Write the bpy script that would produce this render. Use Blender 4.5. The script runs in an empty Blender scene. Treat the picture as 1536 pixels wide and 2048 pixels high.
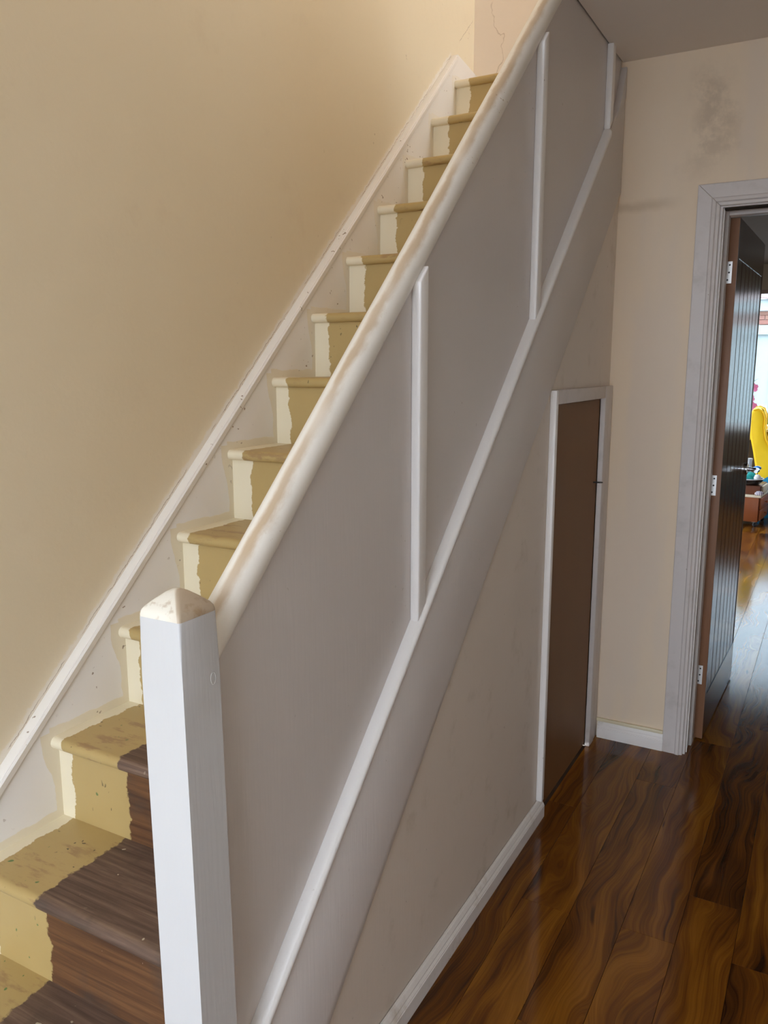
import bpy, bmesh, math, random
from mathutils import Vector, Matrix
random.seed(7)
scene = bpy.context.scene
COL = scene.collection

# ------------------------------------------------------------------ camera
cam_d = bpy.data.cameras.new('camera')
cam = bpy.data.objects.new('camera', cam_d)
COL.objects.link(cam)
cam.location = (0.7413, -1.75, 1.4619)
cam.rotation_euler = (math.radians(90 - 10.2207), 0, math.radians(29.0317))
cam_d.sensor_fit = 'VERTICAL'
cam_d.sensor_height = 24.0
cam_d.lens = 1621.8 / 2048 * 24.0
cam_d.clip_start = 0.02
cam_d.clip_end = 200
scene.camera = cam

# ------------------------------------------------------------------ world, lights, exposure
SKY = 6.0
world = bpy.data.worlds.new('overcast_sky')
scene.world = world
world.use_nodes = True
wn = world.node_tree
bg = wn.nodes['Background']
tc = wn.nodes.new('ShaderNodeTexCoord')
sep = wn.nodes.new('ShaderNodeSeparateXYZ')
rmp = wn.nodes.new('ShaderNodeValToRGB')
rmp.color_ramp.elements[0].position = 0.0
rmp.color_ramp.elements[0].color = (0.85, 0.915, 1.0, 1)
rmp.color_ramp.elements[1].position = 0.9
rmp.color_ramp.elements[1].color = (0.74, 0.88, 1.0, 1)
wn.links.new(tc.outputs['Generated'], sep.inputs[0])
wn.links.new(sep.outputs['Z'], rmp.inputs[0])
wn.links.new(rmp.outputs[0], bg.inputs['Color'])
bg.inputs['Strength'].default_value = SKY


def portal(name, loc, rot, sx, sy):
    d = bpy.data.lights.new(name, 'AREA')
    d.shape = 'RECTANGLE'
    d.size, d.size_y = sx, sy
    d.cycles.is_portal = True
    o = bpy.data.objects.new(name, d)
    o.location, o.rotation_euler = loc, rot
    COL.objects.link(o)


DOOR_Y = -3.30                 # inner face of the entrance wall behind the camera
portal('front_glazing_portal', (0.23, DOOR_Y - 0.16, 1.24), (math.radians(90), 0, 0), 1.88, 2.38)
portal('added_side_window_portal', (-1.44, 5.1, 1.17), (0, math.radians(-90), 0), 2.07, 3.62)  # for the unseen side window added to brighten the far room
portal('added_stair_window_portal', (-0.38, DOOR_Y - 0.16, 3.72), (math.radians(90), 0, 0), 0.66, 1.96)  # for the unseen upstairs window added to light the treads
portal('garden_window_portal', (0.4, 7.94, 1.52), (math.radians(-90), 0, 0), 3.0, 1.46)
lamp_d = bpy.data.lights.new('landing_bulb', 'POINT')      # the warm bulb over the landing upstairs
lamp_d.energy = 10
lamp_d.color = (1.0, 0.72, 0.42)
lamp_d.shadow_soft_size = 0.12
lamp = bpy.data.objects.new('landing_bulb', lamp_d)
lamp.location = (0.35, 0.95, 4.45)
COL.objects.link(lamp)

scene.view_settings.view_transform = 'Standard'
scene.view_settings.look = 'None'
scene.view_settings.exposure = 0.59
scene.view_settings.gamma = 1.0
scene.view_settings.use_curve_mapping = False
try:
    scene.cycles.use_denoising = True
    scene.cycles.max_bounces = 12
    scene.cycles.diffuse_bounces = 8
    scene.cycles.glossy_bounces = 5
    scene.cycles.transparent_max_bounces = 10
    scene.cycles.sample_clamp_indirect = 8.0
except Exception:
    pass

# ------------------------------------------------------------------ measurements (metres)
W = 0.790                      # inner face of the wall string
WALL_X = -0.820                # plaster of the staircase wall
Y0, G, R = -0.588, 0.2209, 0.2038   # third nosing, going, rise
K = 0.9385                     # slope of rail, bead and outer string
YB = 1.333                     # face of the hall's end wall
CEIL = 2.503
RIGHT_X = 1.27


# ------------------------------------------------------------------ mesh helpers
def box(bm, x0, x1, y0, y1, z0, z1):
    vs = [bm.verts.new(p) for p in ((x0, y0, z0), (x1, y0, z0), (x1, y1, z0), (x0, y1, z0),
                                    (x0, y0, z1), (x1, y0, z1), (x1, y1, z1), (x0, y1, z1))]
    for f in ((3, 2, 1, 0), (4, 5, 6, 7), (0, 1, 5, 4), (1, 2, 6, 5), (2, 3, 7, 6), (3, 0, 4, 7)):
        bm.faces.new([vs[i] for i in f])
    return vs


def prism(bm, pts, a0, a1, axis='x'):
    """polygon (u, v) extruded along an axis: x -> (y,z), y -> (x,z), z -> (x,y)"""
    def P(u, v, a):
        return {'x': (a, u, v), 'y': (u, a, v), 'z': (u, v, a)}[axis]
    A = [bm.verts.new(P(u, v, a0)) for u, v in pts]
    B = [bm.verts.new(P(u, v, a1)) for u, v in pts]
    n = len(pts)
    bm.faces.new(A)
    bm.faces.new(B[::-1])
    for i in range(n):
        bm.faces.new((A[i], B[i], B[(i + 1) % n], A[(i + 1) % n]))


def sweep(bm, prof, path, closed_prof=True):
    """profile of callables p(point)->xyz along path of frames; prof: list of (a,b); path: list of (origin, A, B)"""
    rings = []
    for o, A, B in path:
        rings.append([bm.verts.new(Vector(o) + Vector(A) * a + Vector(B) * b) for a, b in prof])
    n = len(prof)
    for i in range(len(rings) - 1):
        for j in range(n if closed_prof else n - 1):
            bm.faces.new((rings[i][j], rings[i][(j + 1) % n], rings[i + 1][(j + 1) % n], rings[i + 1][j]))
    if closed_prof:
        bm.faces.new(rings[0][::-1])
        bm.faces.new(rings[-1])


def tube(bm, pts, r, n=10):
    pts = [Vector(p) for p in pts]
    path = []
    for i, p in enumerate(pts):
        t = (pts[min(i + 1, len(pts) - 1)] - pts[max(i - 1, 0)]).normalized()
        a = t.orthogonal().normalized() if i == 0 else (path[-1][1] - t * path[-1][1].dot(t)).normalized()
        path.append((p, a, t.cross(a)))
    rr = r if isinstance(r, (list, tuple)) else [r] * len(pts)
    rings = []
    for (p, a, b), q in zip(path, rr):
        rings.append([bm.verts.new(p + (a * math.cos(k * 2 * math.pi / n) + b * math.sin(k * 2 * math.pi / n)) * q) for k in range(n)])
    for i in range(len(rings) - 1):
        for j in range(n):
            bm.faces.new((rings[i][j], rings[i][(j + 1) % n], rings[i + 1][(j + 1) % n], rings[i + 1][j]))
    bm.faces.new(rings[0][::-1])
    bm.faces.new(rings[-1])


def lathe(bm, prof, c=(0, 0, 0), n=24, cap=True):
    rings = [[bm.verts.new((c[0] + r * math.cos(k * 2 * math.pi / n), c[1] + r * math.sin(k * 2 * math.pi / n), c[2] + z))
              for k in range(n)] for r, z in prof]
    for i in range(len(rings) - 1):
        for j in range(n):
            bm.faces.new((rings[i][j], rings[i][(j + 1) % n], rings[i + 1][(j + 1) % n], rings[i + 1][j]))
    if cap:
        bm.faces.new(rings[0][::-1])
        bm.faces.new(rings[-1])


def wloc(o):
    v = Vector((0, 0, 0))
    while o is not None:
        v += o.location
        o = o.parent
    return v


def obj(name, bm, mat, parent=None, origin=None, smooth=False, bevel=0, seg=2, local=False, kind=None):
    """bm in world coordinates (or in the parent's own with local=True) -> ONE mesh object"""
    bmesh.ops.recalc_face_normals(bm, faces=bm.faces)
    if bevel:
        es = [e for e in bm.edges if len(e.link_faces) == 2 and e.calc_face_angle() > 0.5]
        bmesh.ops.bevel(bm, geom=es, offset=bevel, segments=seg, affect='EDGES', profile=0.5, clamp_overlap=True)
    if origin is None:
        lo = [min(v.co[i] for v in bm.verts) for i in range(3)]
        hi = [max(v.co[i] for v in bm.verts) for i in range(3)]
        origin = ((lo[0] + hi[0]) / 2, (lo[1] + hi[1]) / 2, lo[2])
    origin = Vector(origin)
    for v in bm.verts:
        v.co -= origin
    me = bpy.data.meshes.new(name)
    bm.to_mesh(me)
    bm.free()
    if smooth or bevel:
        for p in me.polygons:
            p.use_smooth = True
        try:
            me.set_sharp_from_angle(angle=math.radians(40))
        except Exception:
            pass
    o = bpy.data.objects.new(name, me)
    COL.objects.link(o)
    if mat is not None:
        me.materials.append(mat)
    if parent is not None:
        o.parent = parent
        o.location = origin if local else origin - wloc(parent)
    else:
        o.location = origin
    if kind:
        o['kind'] = kind
    return o


def NB():
    return bmesh.new()


def thing(name, label, cat, loc=(0, 0, 0), rz=0, group=None):
    o = bpy.data.objects.new(name, None)
    o.empty_display_size = 0.1
    COL.objects.link(o)
    o.location = loc
    o.rotation_euler = (0, 0, rz)
    o['label'] = label
    o['category'] = cat
    if group:
        o['group'] = group
    return o


def tag(o, label, cat, group=None):
    o['label'] = label
    o['category'] = cat
    if group:
        o['group'] = group
    return o


def copy_part(o, loc, parent=None):
    c = o.copy()
    c.parent = parent if parent is not None else o.parent
    c.location = loc
    COL.objects.link(c)
    return c


# ------------------------------------------------------------------ material helpers
class M:
    def __init__(self, name, rough=0.5, spec=0.5, metal=0.0):
        self.m = bpy.data.materials.new(name)
        self.m.use_nodes = True
        self.t = self.m.node_tree
        self.b = self.t.nodes['Principled BSDF']
        self.b.inputs['Roughness'].default_value = rough
        self.b.inputs['Specular IOR Level'].default_value = spec
        self.b.inputs['Metallic'].default_value = metal
        self._pos = None

    def n(self, typ, **kw):
        x = self.t.nodes.new(typ)
        for k, v in kw.items():
            setattr(x, k, v)
        return x

    def put(self, sock, val):
        if isinstance(val, (int, float)):
            sock.default_value = val
        elif isinstance(val, (tuple, list)):
            if len(val) == 3 and len(sock.default_value) == 4:
                val = (*val, 1)
            sock.default_value = val
        else:
            self.t.links.new(val, sock)

    def pos(self):
        if self._pos is None:
            g = self.n('ShaderNodeNewGeometry')
            s = self.n('ShaderNodeSeparateXYZ')
            self.t.links.new(g.outputs['Position'], s.inputs[0])
            self._pos = (g.outputs['Position'], s.outputs[0], s.outputs[1], s.outputs[2])
            self.normal = g.outputs['Normal']
        return self._pos

    def oco(self):
        return self.n('ShaderNodeTexCoord').outputs['Object']

    def math(self, op, a, b=0.0, c=None, clamp=False):
        x = self.n('ShaderNodeMath', operation=op, use_clamp=clamp)
        self.put(x.inputs[0], a)
        self.put(x.inputs[1], b)
        if c is not None:
            self.put(x.inputs[2], c)
        return x.outputs[0]

    def vmath(self, op, a, b):
        x = self.n('ShaderNodeVectorMath', operation=op)
        self.put(x.inputs[0], a)
        self.put(x.inputs[1], b)
        return x.outputs[0]

    def comb(self, x, y, z):
        c = self.n('ShaderNodeCombineXYZ')
        for i, v in enumerate((x, y, z)):
            self.put(c.inputs[i], v)
        return c.outputs[0]

    def noise(self, vec, scale, detail=3, rough=0.55, dist=0.0, dim='3D'):
        x = self.n('ShaderNodeTexNoise')
        self.put(x.inputs['Vector'], vec)
        x.inputs['Scale'].default_value = scale
        x.inputs['Detail'].default_value = detail
        x.inputs['Roughness'].default_value = rough
        x.inputs['Distortion'].default_value = dist
        return x.outputs['Fac']

    def step(self, v, lo, hi):
        x = self.n('ShaderNodeMapRange', interpolation_type='SMOOTHSTEP')
        self.put(x.inputs[0], v)
        self.put(x.inputs[1], lo)
        self.put(x.inputs[2], hi)
        x.inputs[3].default_value = 0
        x.inputs[4].default_value = 1
        return x.outputs[0]

    def mix(self, f, a, b):
        x = self.n('ShaderNodeMix', data_type='RGBA')
        self.put(x.inputs[0], f)
        self.put(x.inputs[6], a)
        self.put(x.inputs[7], b)
        return x.outputs[2]

    def ramp(self, v, stops):
        x = self.n('ShaderNodeValToRGB')
        cr = x.color_ramp
        while len(cr.elements) < len(stops):
            cr.elements.new(0.5)
        for e, (p, c) in zip(cr.elements, stops):
            e.position = p
            e.color = (*c, 1)
        self.put(x.inputs[0], v)
        return x.outputs[0]

    def bump(self, h, strength=0.3, dist=0.002):
        x = self.n('ShaderNodeBump')
        x.inputs['Strength'].default_value = strength
        x.inputs['Distance'].default_value = dist
        self.put(x.inputs['Height'], h)
        self.t.links.new(x.outputs[0], self.b.inputs['Normal'])

    def col(self, c):
        self.put(self.b.inputs['Base Color'], c)
        return self

    def rough(self, r):
        self.put(self.b.inputs['Roughness'], r)


def plain(name, c, rough=0.5, spec=0.5, metal=0.0, var=0.08, scale=18):
    m = M(name, rough, spec, metal)
    p = m.oco()
    f = m.noise(p, scale, 4)
    m.col(m.mix(f, tuple(x * (1 - var) for x in c), tuple(min(1, x * (1 + var)) for x in c)))
    return m.m


def gloss_paint(name, c, chips=0.5, rough=0.32, dirt=(0.42, 0.33, 0.22), streak=False, dirt_amount=0.0):
    """hand-brushed gloss paint with small chips and a little grime"""
    m = M(name, rough, 0.5)
    p = m.pos()[0]
    big = m.noise(p, 3.0, 3)
    base = m.mix(big, tuple(x * 0.95 for x in c), tuple(min(1, x * 1.03) for x in c))
    if dirt_amount:
        d = m.step(m.noise(p, 9.0, 5, 0.65), 0.62 - dirt_amount, 0.78)
        base = m.mix(m.math('MULTIPLY', d, 0.55), base, dirt)
    sp = m.noise(p, 75, 2, 0.5)
    cl = m.step(m.noise(p, 6, 2), 0.52, 0.66)
    chip = m.math('MULTIPLY', m.step(sp, 0.735, 0.755), cl)
    base = m.mix(m.math('MULTIPLY', chip, chips), base, (0.16, 0.11, 0.07))
    m.col(base)
    br = m.noise(m.vmath('MULTIPLY', p, (160, 160, 9) if not streak else (120, 25, 25)), 1.0, 3)
    m.bump(m.math('ADD', br, m.math('MULTIPLY', m.noise(p, 14, 3), 1.2)), 0.22, 0.0016)
    return m.m


# painted plaster of the staircase wall: magnolia, with white paint lapped over the edge of the string
m = M('magnolia_plaster', 0.62, 0.3)
p, X, Y, Z = m.pos()
base = m.mix(m.noise(p, 1.4, 4, 0.6), (0.80, 0.70, 0.51), (0.835, 0.735, 0.545))
base = m.mix(m.math('MULTIPLY', m.step(m.noise(p, 5.5, 5, 0.65), 0.56, 0.75), 0.25), base, (0.70, 0.58, 0.41))
line = m.math('SUBTRACT', Z, m.math('ADD', m.math('MULTIPLY', Y, 0.9226), 1.2325))
nz = m.noise(p, 26, 4, 0.7)
lap = m.math('SUBTRACT', 1.0, m.step(line, m.math('MULTIPLY_ADD', nz, 0.05, -0.012), m.math('MULTIPLY_ADD', nz, 0.05, 0.0)))
lap = m.math('MULTIPLY', lap, m.step(Y, 1.66, 1.63))
base = m.mix(m.math('MULTIPLY', lap, 0.6), base, (0.84, 0.80, 0.74))
crk = m.math('SUBTRACT', 1.0, m.step(m.math('ABSOLUTE', m.math('SUBTRACT', line, m.math('MULTIPLY_ADD', nz, 0.022, -0.006))), 0.0004, 0.0019))
crk = m.math('MULTIPLY', crk, m.step(m.noise(p, 7, 2), 0.42, 0.5))
base = m.mix(m.math('MULTIPLY', crk, 0.75), base, (0.28, 0.19, 0.12))
spk = m.math('MULTIPLY', m.step(m.noise(p, 48, 1), 0.755, 0.775), m.math('MULTIPLY', m.step(m.noise(p, 3.1, 2), 0.45, 0.6), m.step(line, 0.45, 0.1)))
base = m.mix(m.math('MULTIPLY', spk, 0.6), base, (0.36, 0.27, 0.17))
m.col(base)
m.bump(m.math('ADD', m.noise(p, 3.5, 3), m.math('MULTIPLY', m.noise(p, 60, 3), 0.12)), 0.3, 0.012)
MAGNOLIA = m.m

# the end wall: same paint, patched, with a tide mark and faint damp
m = M('patched_magnolia_plaster', 0.6, 0.3)
p, X, Y, Z = m.pos()
base = m.mix(m.noise(p, 2.2, 4, 0.6), (0.82, 0.675, 0.50), (0.855, 0.715, 0.55))
pinkish = m.step(m.noise(m.vmath('MULTIPLY', p, (5, 1, 1.1)), 1.0, 3), 0.45, 0.62)
base = m.mix(m.math('MULTIPLY', pinkish, 0.55), base, (0.76, 0.655, 0.555))
lz = m.math('ABSOLUTE', m.math('SUBTRACT', Z, m.math('MULTIPLY_ADD', m.noise(p, 9, 4), 0.05, 1.995)))
tide = m.math('MULTIPLY', m.math('SUBTRACT', 1.0, m.step(lz, 0.002, 0.03)), m.step(X, 0.24, 0.10))
base = m.mix(m.math('MULTIPLY', tide, 0.45), base, (0.52, 0.40, 0.26))
dx = m.math('ABSOLUTE', m.math('SUBTRACT', X, m.math('MULTIPLY_ADD', m.noise(p, 4, 4), 0.28, 0.15)))
stn = m.math('MULTIPLY', m.math('SUBTRACT', 1.0, m.step(dx, 0.01, 0.09)), m.math('MULTIPLY', m.step(Z, 2.02, 2.25), m.step(Z, 2.5, 2.36)))
stn = m.math('MULTIPLY', stn, m.step(m.noise(p, 12, 4, 0.7), 0.36, 0.62))
base = m.mix(m.math('MULTIPLY', stn, 0.5), base, (0.50, 0.40, 0.30))
m.col(base)
m.bump(m.noise(p, 5, 4), 0.3, 0.01)
PATCHED = m.m

# bare filler at the head of the stairs
m = M('filled_plaster', 0.7, 0.3)
p, X, Y, Z = m.pos()
base = m.mix(m.noise(p, 3, 5, 0.6), (0.76, 0.66, 0.56), (0.84, 0.76, 0.67))
v = m.n('ShaderNodeTexVoronoi', feature='DISTANCE_TO_EDGE')
m.put(v.inputs['Vector'], m.vmath('ADD', m.vmath('MULTIPLY', p, (4, 4, 1.6)), m.comb(m.noise(p, 6, 4), 0.0, m.noise(p, 5, 3))))
v.inputs['Scale'].default_value = 1.0
crk = m.math('MULTIPLY', m.math('SUBTRACT', 1.0, m.step(v.outputs['Distance'], 0.002, 0.014)), m.step(m.noise(p, 5, 2), 0.46, 0.55))
m.col(m.mix(m.math('MULTIPLY', crk, 0.5), base, (0.40, 0.30, 0.22)))
m.bump(m.noise(p, 8, 4), 0.3, 0.01)
FILLED = m.m

GREYWALL = plain('warm_white_wall_paint', (0.69, 0.64, 0.57), 0.7, 0.2, var=0.04, scale=2)
CEILING = plain('ceiling_paint', (0.76, 0.69, 0.62), 0.75, 0.2, var=0.03, scale=3)
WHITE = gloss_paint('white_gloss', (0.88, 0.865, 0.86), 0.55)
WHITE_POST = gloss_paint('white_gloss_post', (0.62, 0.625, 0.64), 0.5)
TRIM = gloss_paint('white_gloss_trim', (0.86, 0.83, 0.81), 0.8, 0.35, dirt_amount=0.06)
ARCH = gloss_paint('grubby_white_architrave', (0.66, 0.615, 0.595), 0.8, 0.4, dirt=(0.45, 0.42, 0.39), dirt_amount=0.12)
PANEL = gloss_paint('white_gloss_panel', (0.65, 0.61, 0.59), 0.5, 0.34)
UNDER = gloss_paint('grubby_off_white_wall', (0.73, 0.655, 0.58), 0.75, 0.5, dirt=(0.50, 0.43, 0.34), dirt_amount=0.08)
CREAM = gloss_paint('cream_paint', (0.78, 0.70, 0.50), 0.6, 0.4)

# the post's cap: cream and tan wear, plus hall-side shade painted in tan
m = M('worn_shaded_cap_paint', 0.35, 0.5)
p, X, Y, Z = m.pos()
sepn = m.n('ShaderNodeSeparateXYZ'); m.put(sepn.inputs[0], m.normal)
wear_shade = m.math('ADD', m.math('MULTIPLY', m.step(m.noise(p, 22, 4, 0.6), 0.50, 0.75), 0.45), m.math('MULTIPLY', m.step(sepn.outputs[0], 0.02, 0.3), 0.75), clamp=True)  # noise wear, plus shade painted tan on hall-facing normals
base = m.mix(wear_shade, (0.83, 0.79, 0.70), (0.47, 0.345, 0.22))
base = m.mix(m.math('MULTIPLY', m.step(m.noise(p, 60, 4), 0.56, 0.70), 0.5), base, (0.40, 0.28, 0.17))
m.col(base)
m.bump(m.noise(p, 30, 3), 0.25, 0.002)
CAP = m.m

# the handrail: white paint on the far side, a tan band along the crown
m = M('tan_band_rail_paint', 0.28, 0.5)
p, X, Y, Z = m.pos()
m.pos()
sepn = m.n('ShaderNodeSeparateXYZ')
m.put(sepn.inputs[0], m.normal)
nx = sepn.outputs[0]
long = m.noise(m.vmath('MULTIPLY', p, (30, 9, 9)), 1.0, 5, 0.65)
tan_band = m.math('SUBTRACT', 1.0, m.step(m.math('ABSOLUTE', m.math('SUBTRACT', nx, m.math('MULTIPLY_ADD', long, 0.8, -0.08))), 0.10, 0.50))
tan_band = m.math('MULTIPLY', tan_band, m.step(m.noise(m.vmath('MULTIPLY', p, (1, 1.6, 1.6)), 1.7, 3), 0.25, 0.58))
base = m.mix(tan_band, (0.87, 0.835, 0.77), (0.57, 0.445, 0.31))
sp = m.math('MULTIPLY', m.step(m.noise(p, 120, 2), 0.66, 0.70), m.step(m.noise(p, 4.5, 2), 0.54, 0.64))
base = m.mix(m.math('MULTIPLY', sp, 0.65), base, (0.40, 0.26, 0.13))
m.col(base)
m.bump(m.math('ADD', m.noise(m.vmath('MULTIPLY', p, (60, 10, 10)), 1.0, 4), m.noise(p, 45, 3)), 0.22, 0.002)
RAIL = m.m

# wall string: white, with the cream paint of the steps lapping onto it
m = M('string_paint', 0.36, 0.5)
p, X, Y, Z = m.pos()
base = m.mix(m.noise(p, 3.0, 4), (0.79, 0.755, 0.70), (0.85, 0.825, 0.785))
nz = m.noise(p, 16, 3)
f = m.math('FRACT', m.math('DIVIDE', m.math('SUBTRACT', Z, 0.013 - 10 * R), R))
nosez = m.step(f, 0.30, 0.86)
mm = m.math('ADD', m.math('MULTIPLY_ADD', nosez, 0.026, -0.004), m.math('MULTIPLY_ADD', nz, 0.02, -0.008))
stp = m.math('FLOOR', m.math('DIVIDE', m.math('ADD', m.math('SUBTRACT', Y, Y0), mm), G))
zz = m.math('MULTIPLY_ADD', stp, R, m.math('MULTIPLY_ADD', nz, 0.02, 3 * R + 0.012))
crm = m.math('SUBTRACT', 1.0, m.step(Z, m.math('SUBTRACT', zz, 0.002), m.math('ADD', zz, 0.002)))
fade = m.step(Y, 1.2, 0.0)
base = m.mix(m.math('MULTIPLY', crm, m.math('MULTIPLY_ADD', fade, 0.6, 0.35)), base, (0.77, 0.69, 0.52))
sp = m.math('MULTIPLY', m.step(m.noise(p, 60, 1), 0.715, 0.735), m.step(m.noise(p, 5, 2), 0.45, 0.58))
base = m.mix(m.math('MULTIPLY', sp, 0.8), base, (0.22, 0.14, 0.08))
m.col(base)
m.bump(m.math('ADD', m.noise(p, 25, 4), m.math('MULTIPLY', crm, 0.6)), 0.25, 0.002)
STRING = m.m

# treads and risers: cream at the wall, ochre beside it, bare pine in the middle of the lowest steps
# object colour: R = cream width, G = distance of the bare-wood edge from the string's hall face, B = tread(1) or riser(0)
m = M('stair_paint', 0.45, 0.45)
p, X, Y, Z = m.pos()
oi = m.n('ShaderNodeObjectInfo')
sc_ = m.n('ShaderNodeSeparateColor')
m.put(sc_.inputs[0], oi.outputs['Color'])
rnd = oi.outputs['Random']
po = m.vmath('ADD', p, m.comb(m.math('MULTIPLY', rnd, 37.0), m.math('MULTIPLY', rnd, 11.0), 0.0))
n1 = m.noise(po, 22, 4, 0.65)
n2 = m.noise(po, 60, 3, 0.6)
wig = m.math('MULTIPLY_ADD', n1, 0.045, -0.0225)
yel = m.mix(m.noise(po, 5, 4), (0.43, 0.305, 0.118), (0.51, 0.375, 0.16))
# scuffed and scratched tops
gr = m.noise(m.vmath('MULTIPLY', po, (9, 34, 34)), 1.0, 5, 0.7)
top = sc_.outputs[2]
scuff = m.math('MULTIPLY', m.math('MULTIPLY', m.step(gr, 0.51, 0.63), m.step(m.noise(po, 6.5, 3), 0.40, 0.58)), top)
yel = m.mix(m.math('MULTIPLY', scuff, 0.62), yel, (0.30, 0.17, 0.085))
chip = m.math('MULTIPLY', m.step(m.noise(m.vmath('MULTIPLY', po, (1, 1, 0.45)), 62, 2), 0.70, 0.72), m.step(m.noise(po, 5, 2), 0.46, 0.58))
yel = m.mix(m.math('MULTIPLY', chip, 0.9), yel, (0.07, 0.055, 0.03))
grn = m.math('MULTIPLY', m.step(m.noise(m.vmath('ADD', po, (3.3, 1.2, 0.4)), 34, 1), 0.735, 0.75), m.step(Z, 1.1, 0.3))
yel = m.mix(grn, yel, (0.11, 0.19, 0.06))
crm = m.math('SUBTRACT', 1.0, m.step(m.math('SUBTRACT', X, m.math('ADD', -W, m.math('ADD', sc_.outputs[0], wig))), -0.0015, 0.0015))
crmc = m.mix(m.noise(po, 8, 3), (0.77, 0.685, 0.49), (0.82, 0.75, 0.58))
col = m.mix(crm, yel, crmc)
# bare wood
wob = m.math('MULTIPLY_ADD', n1, 0.035, -0.0175)
wob = m.math('ADD', wob, m.math('MULTIPLY_ADD', n2, 0.02, -0.01))
wd = m.step(m.math('ADD', X, m.math('ADD', sc_.outputs[1], wob)), -0.003, 0.003)
gv = m.noise(m.vmath('MULTIPLY', po, (3.5, 70, 70)), 1.0, 4, 0.6, 0.6)
wood_t = m.ramp(gv, [(0.30, (0.075, 0.045, 0.032)), (0.52, (0.145, 0.088, 0.062)), (0.72, (0.23, 0.150, 0.105))])
wood_r = m.ramp(gv, [(0.30, (0.065, 0.026, 0.011)), (0.52, (0.125, 0.053, 0.019)), (0.72, (0.18, 0.082, 0.030))])
wood = m.mix(top, wood_r, wood_t)
grime = m.step(m.noise(po, 9, 4, 0.6), 0.48, 0.72)
wood = m.mix(m.math('MULTIPLY', grime, 0.5), wood, (0.065, 0.048, 0.036))
fleck = m.math('MULTIPLY', m.step(m.noise(po, 55, 1), 0.745, 0.76), m.step(m.noise(po, 5, 1), 0.42, 0.55))
wood = m.mix(m.math('MULTIPLY', fleck, 0.8), wood, (0.62, 0.54, 0.40))
col = m.mix(wd, col, wood)
m.col(col)
m.rough(m.math('MULTIPLY_ADD', wd, 0.25, 0.42))
m.bump(m.math('ADD', m.math('MULTIPLY', gv, wd), m.math('MULTIPLY', n1, 0.8)), 0.35, 0.002)
STAIR = m.m

# glossy walnut-effect laminate
m = M('walnut_laminate', 0.16, 0.3)
oi = m.n('ShaderNodeObjectInfo')
oc = m.oco()
ofs = m.comb(m.math('MULTIPLY', oi.outputs['Random'], 53.0), m.math('MULTIPLY', oi.outputs['Random'], 29.0), m.math('MULTIPLY', oi.outputs['Random'], 17.0))
q = m.vmath('ADD', oc, ofs)
w1 = m.noise(m.vmath('MULTIPLY', q, (5.5, 2.0, 1)), 1.0, 2, 0.45)
w2 = m.noise(m.vmath('ADD', m.vmath('MULTIPLY', q, (5.0, 1.7, 1)), (9, 4, 2)), 1.0, 2, 0.45)
qq = m.vmath('ADD', m.vmath('MULTIPLY', q, (9.0, 1.1, 1)), m.comb(m.math('MULTIPLY', w1, 2.3), m.math('MULTIPLY', w2, 0.9), 0.0))
big = m.noise(qq, 1.0, 2, 0.5)
streak = m.noise(m.vmath('MULTIPLY', qq, (3.5, 1.1, 1)), 1.0, 4, 0.6)
fine = m.noise(m.vmath('MULTIPLY', qq, (17, 2.4, 1)), 1.0, 4, 0.65)
v = m.math('ADD', m.math('MULTIPLY', big, 0.58), m.math('ADD', m.math('MULTIPLY', streak, 0.36), m.math('MULTIPLY', fine, 0.26)))
v = m.math('ADD', v, m.math('MULTIPLY_ADD', oi.outputs['Random'], 0.05, -0.025))
colr = m.ramp(v, [(0.45, (0.030, 0.011, 0.004)), (0.53, (0.090, 0.030, 0.006)), (0.60, (0.155, 0.052, 0.007)),
                  (0.67, (0.225, 0.083, 0.009)), (0.78, (0.30, 0.125, 0.015))])
kn = m.step(m.noise(m.vmath('MULTIPLY', qq, (3.2, 2.2, 1)), 1.0, 1), 0.70, 0.76)
colr = m.mix(m.math('MULTIPLY', kn, 0.75), colr, (0.022, 0.009, 0.005))
m.col(colr)
m.rough(0.115)
FLOORM = m.m
JOINT = plain('dark_underlay', (0.02, 0.012, 0.008), 0.9, 0.1)

# brown hardboard of the cupboard, sapele of the boarded door
m = M('brown_hardboard', 0.5, 0.2)
p = m.pos()[0]
m.col(m.mix(m.noise(m.vmath('MULTIPLY', p, (1, 1, 0.35)), 5, 4), (0.185, 0.088, 0.032), (0.235, 0.117, 0.047)))
m.bump(m.noise(p, 90, 2), 0.08, 0.001)
HARDBOARD = m.m


def door_wood(name, c0, c1, rough):
    m = M(name, rough, 0.5)
    q = m.oco()
    oi = m.n('ShaderNodeObjectInfo')
    q = m.vmath('ADD', q, m.comb(m.math('MULTIPLY', oi.outputs['Random'], 9.0), 0.0, m.math('MULTIPLY', oi.outputs['Random'], 5.0)))
    g = m.noise(m.vmath('MULTIPLY', q, (60, 60, 2.2)), 1.0, 4, 0.6, 0.3)
    m.col(m.mix(g, c0, c1))
    m.bump(g, 0.06, 0.001)
    return m.m


DOORFACE = door_wood('dark_varnished_wood', (0.030, 0.015, 0.010), (0.068, 0.034, 0.023), 0.17)
DOOREDGE = door_wood('bare_door_edge', (0.20, 0.092, 0.045), (0.30, 0.150, 0.080), 0.5)
STEEL = plain('satin_zinc', (0.78, 0.78, 0.77), 0.35, 0.5, 0.6, 0.05)
CHROME = plain('chrome', (0.82, 0.83, 0.85), 0.08, 0.5, 1.0, 0.02)
BLACKHOLE = plain('dark_screw', (0.03, 0.03, 0.03), 0.5)
GAP = plain('dark_gap', (0.035, 0.028, 0.022), 0.9, 0.1)

# ================================================================== ROOM SHELL
def structure(name, bm, mat, parent=None, **k):
    return obj(name, bm, mat, parent, kind='structure' if parent is None else None, **k)


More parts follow.
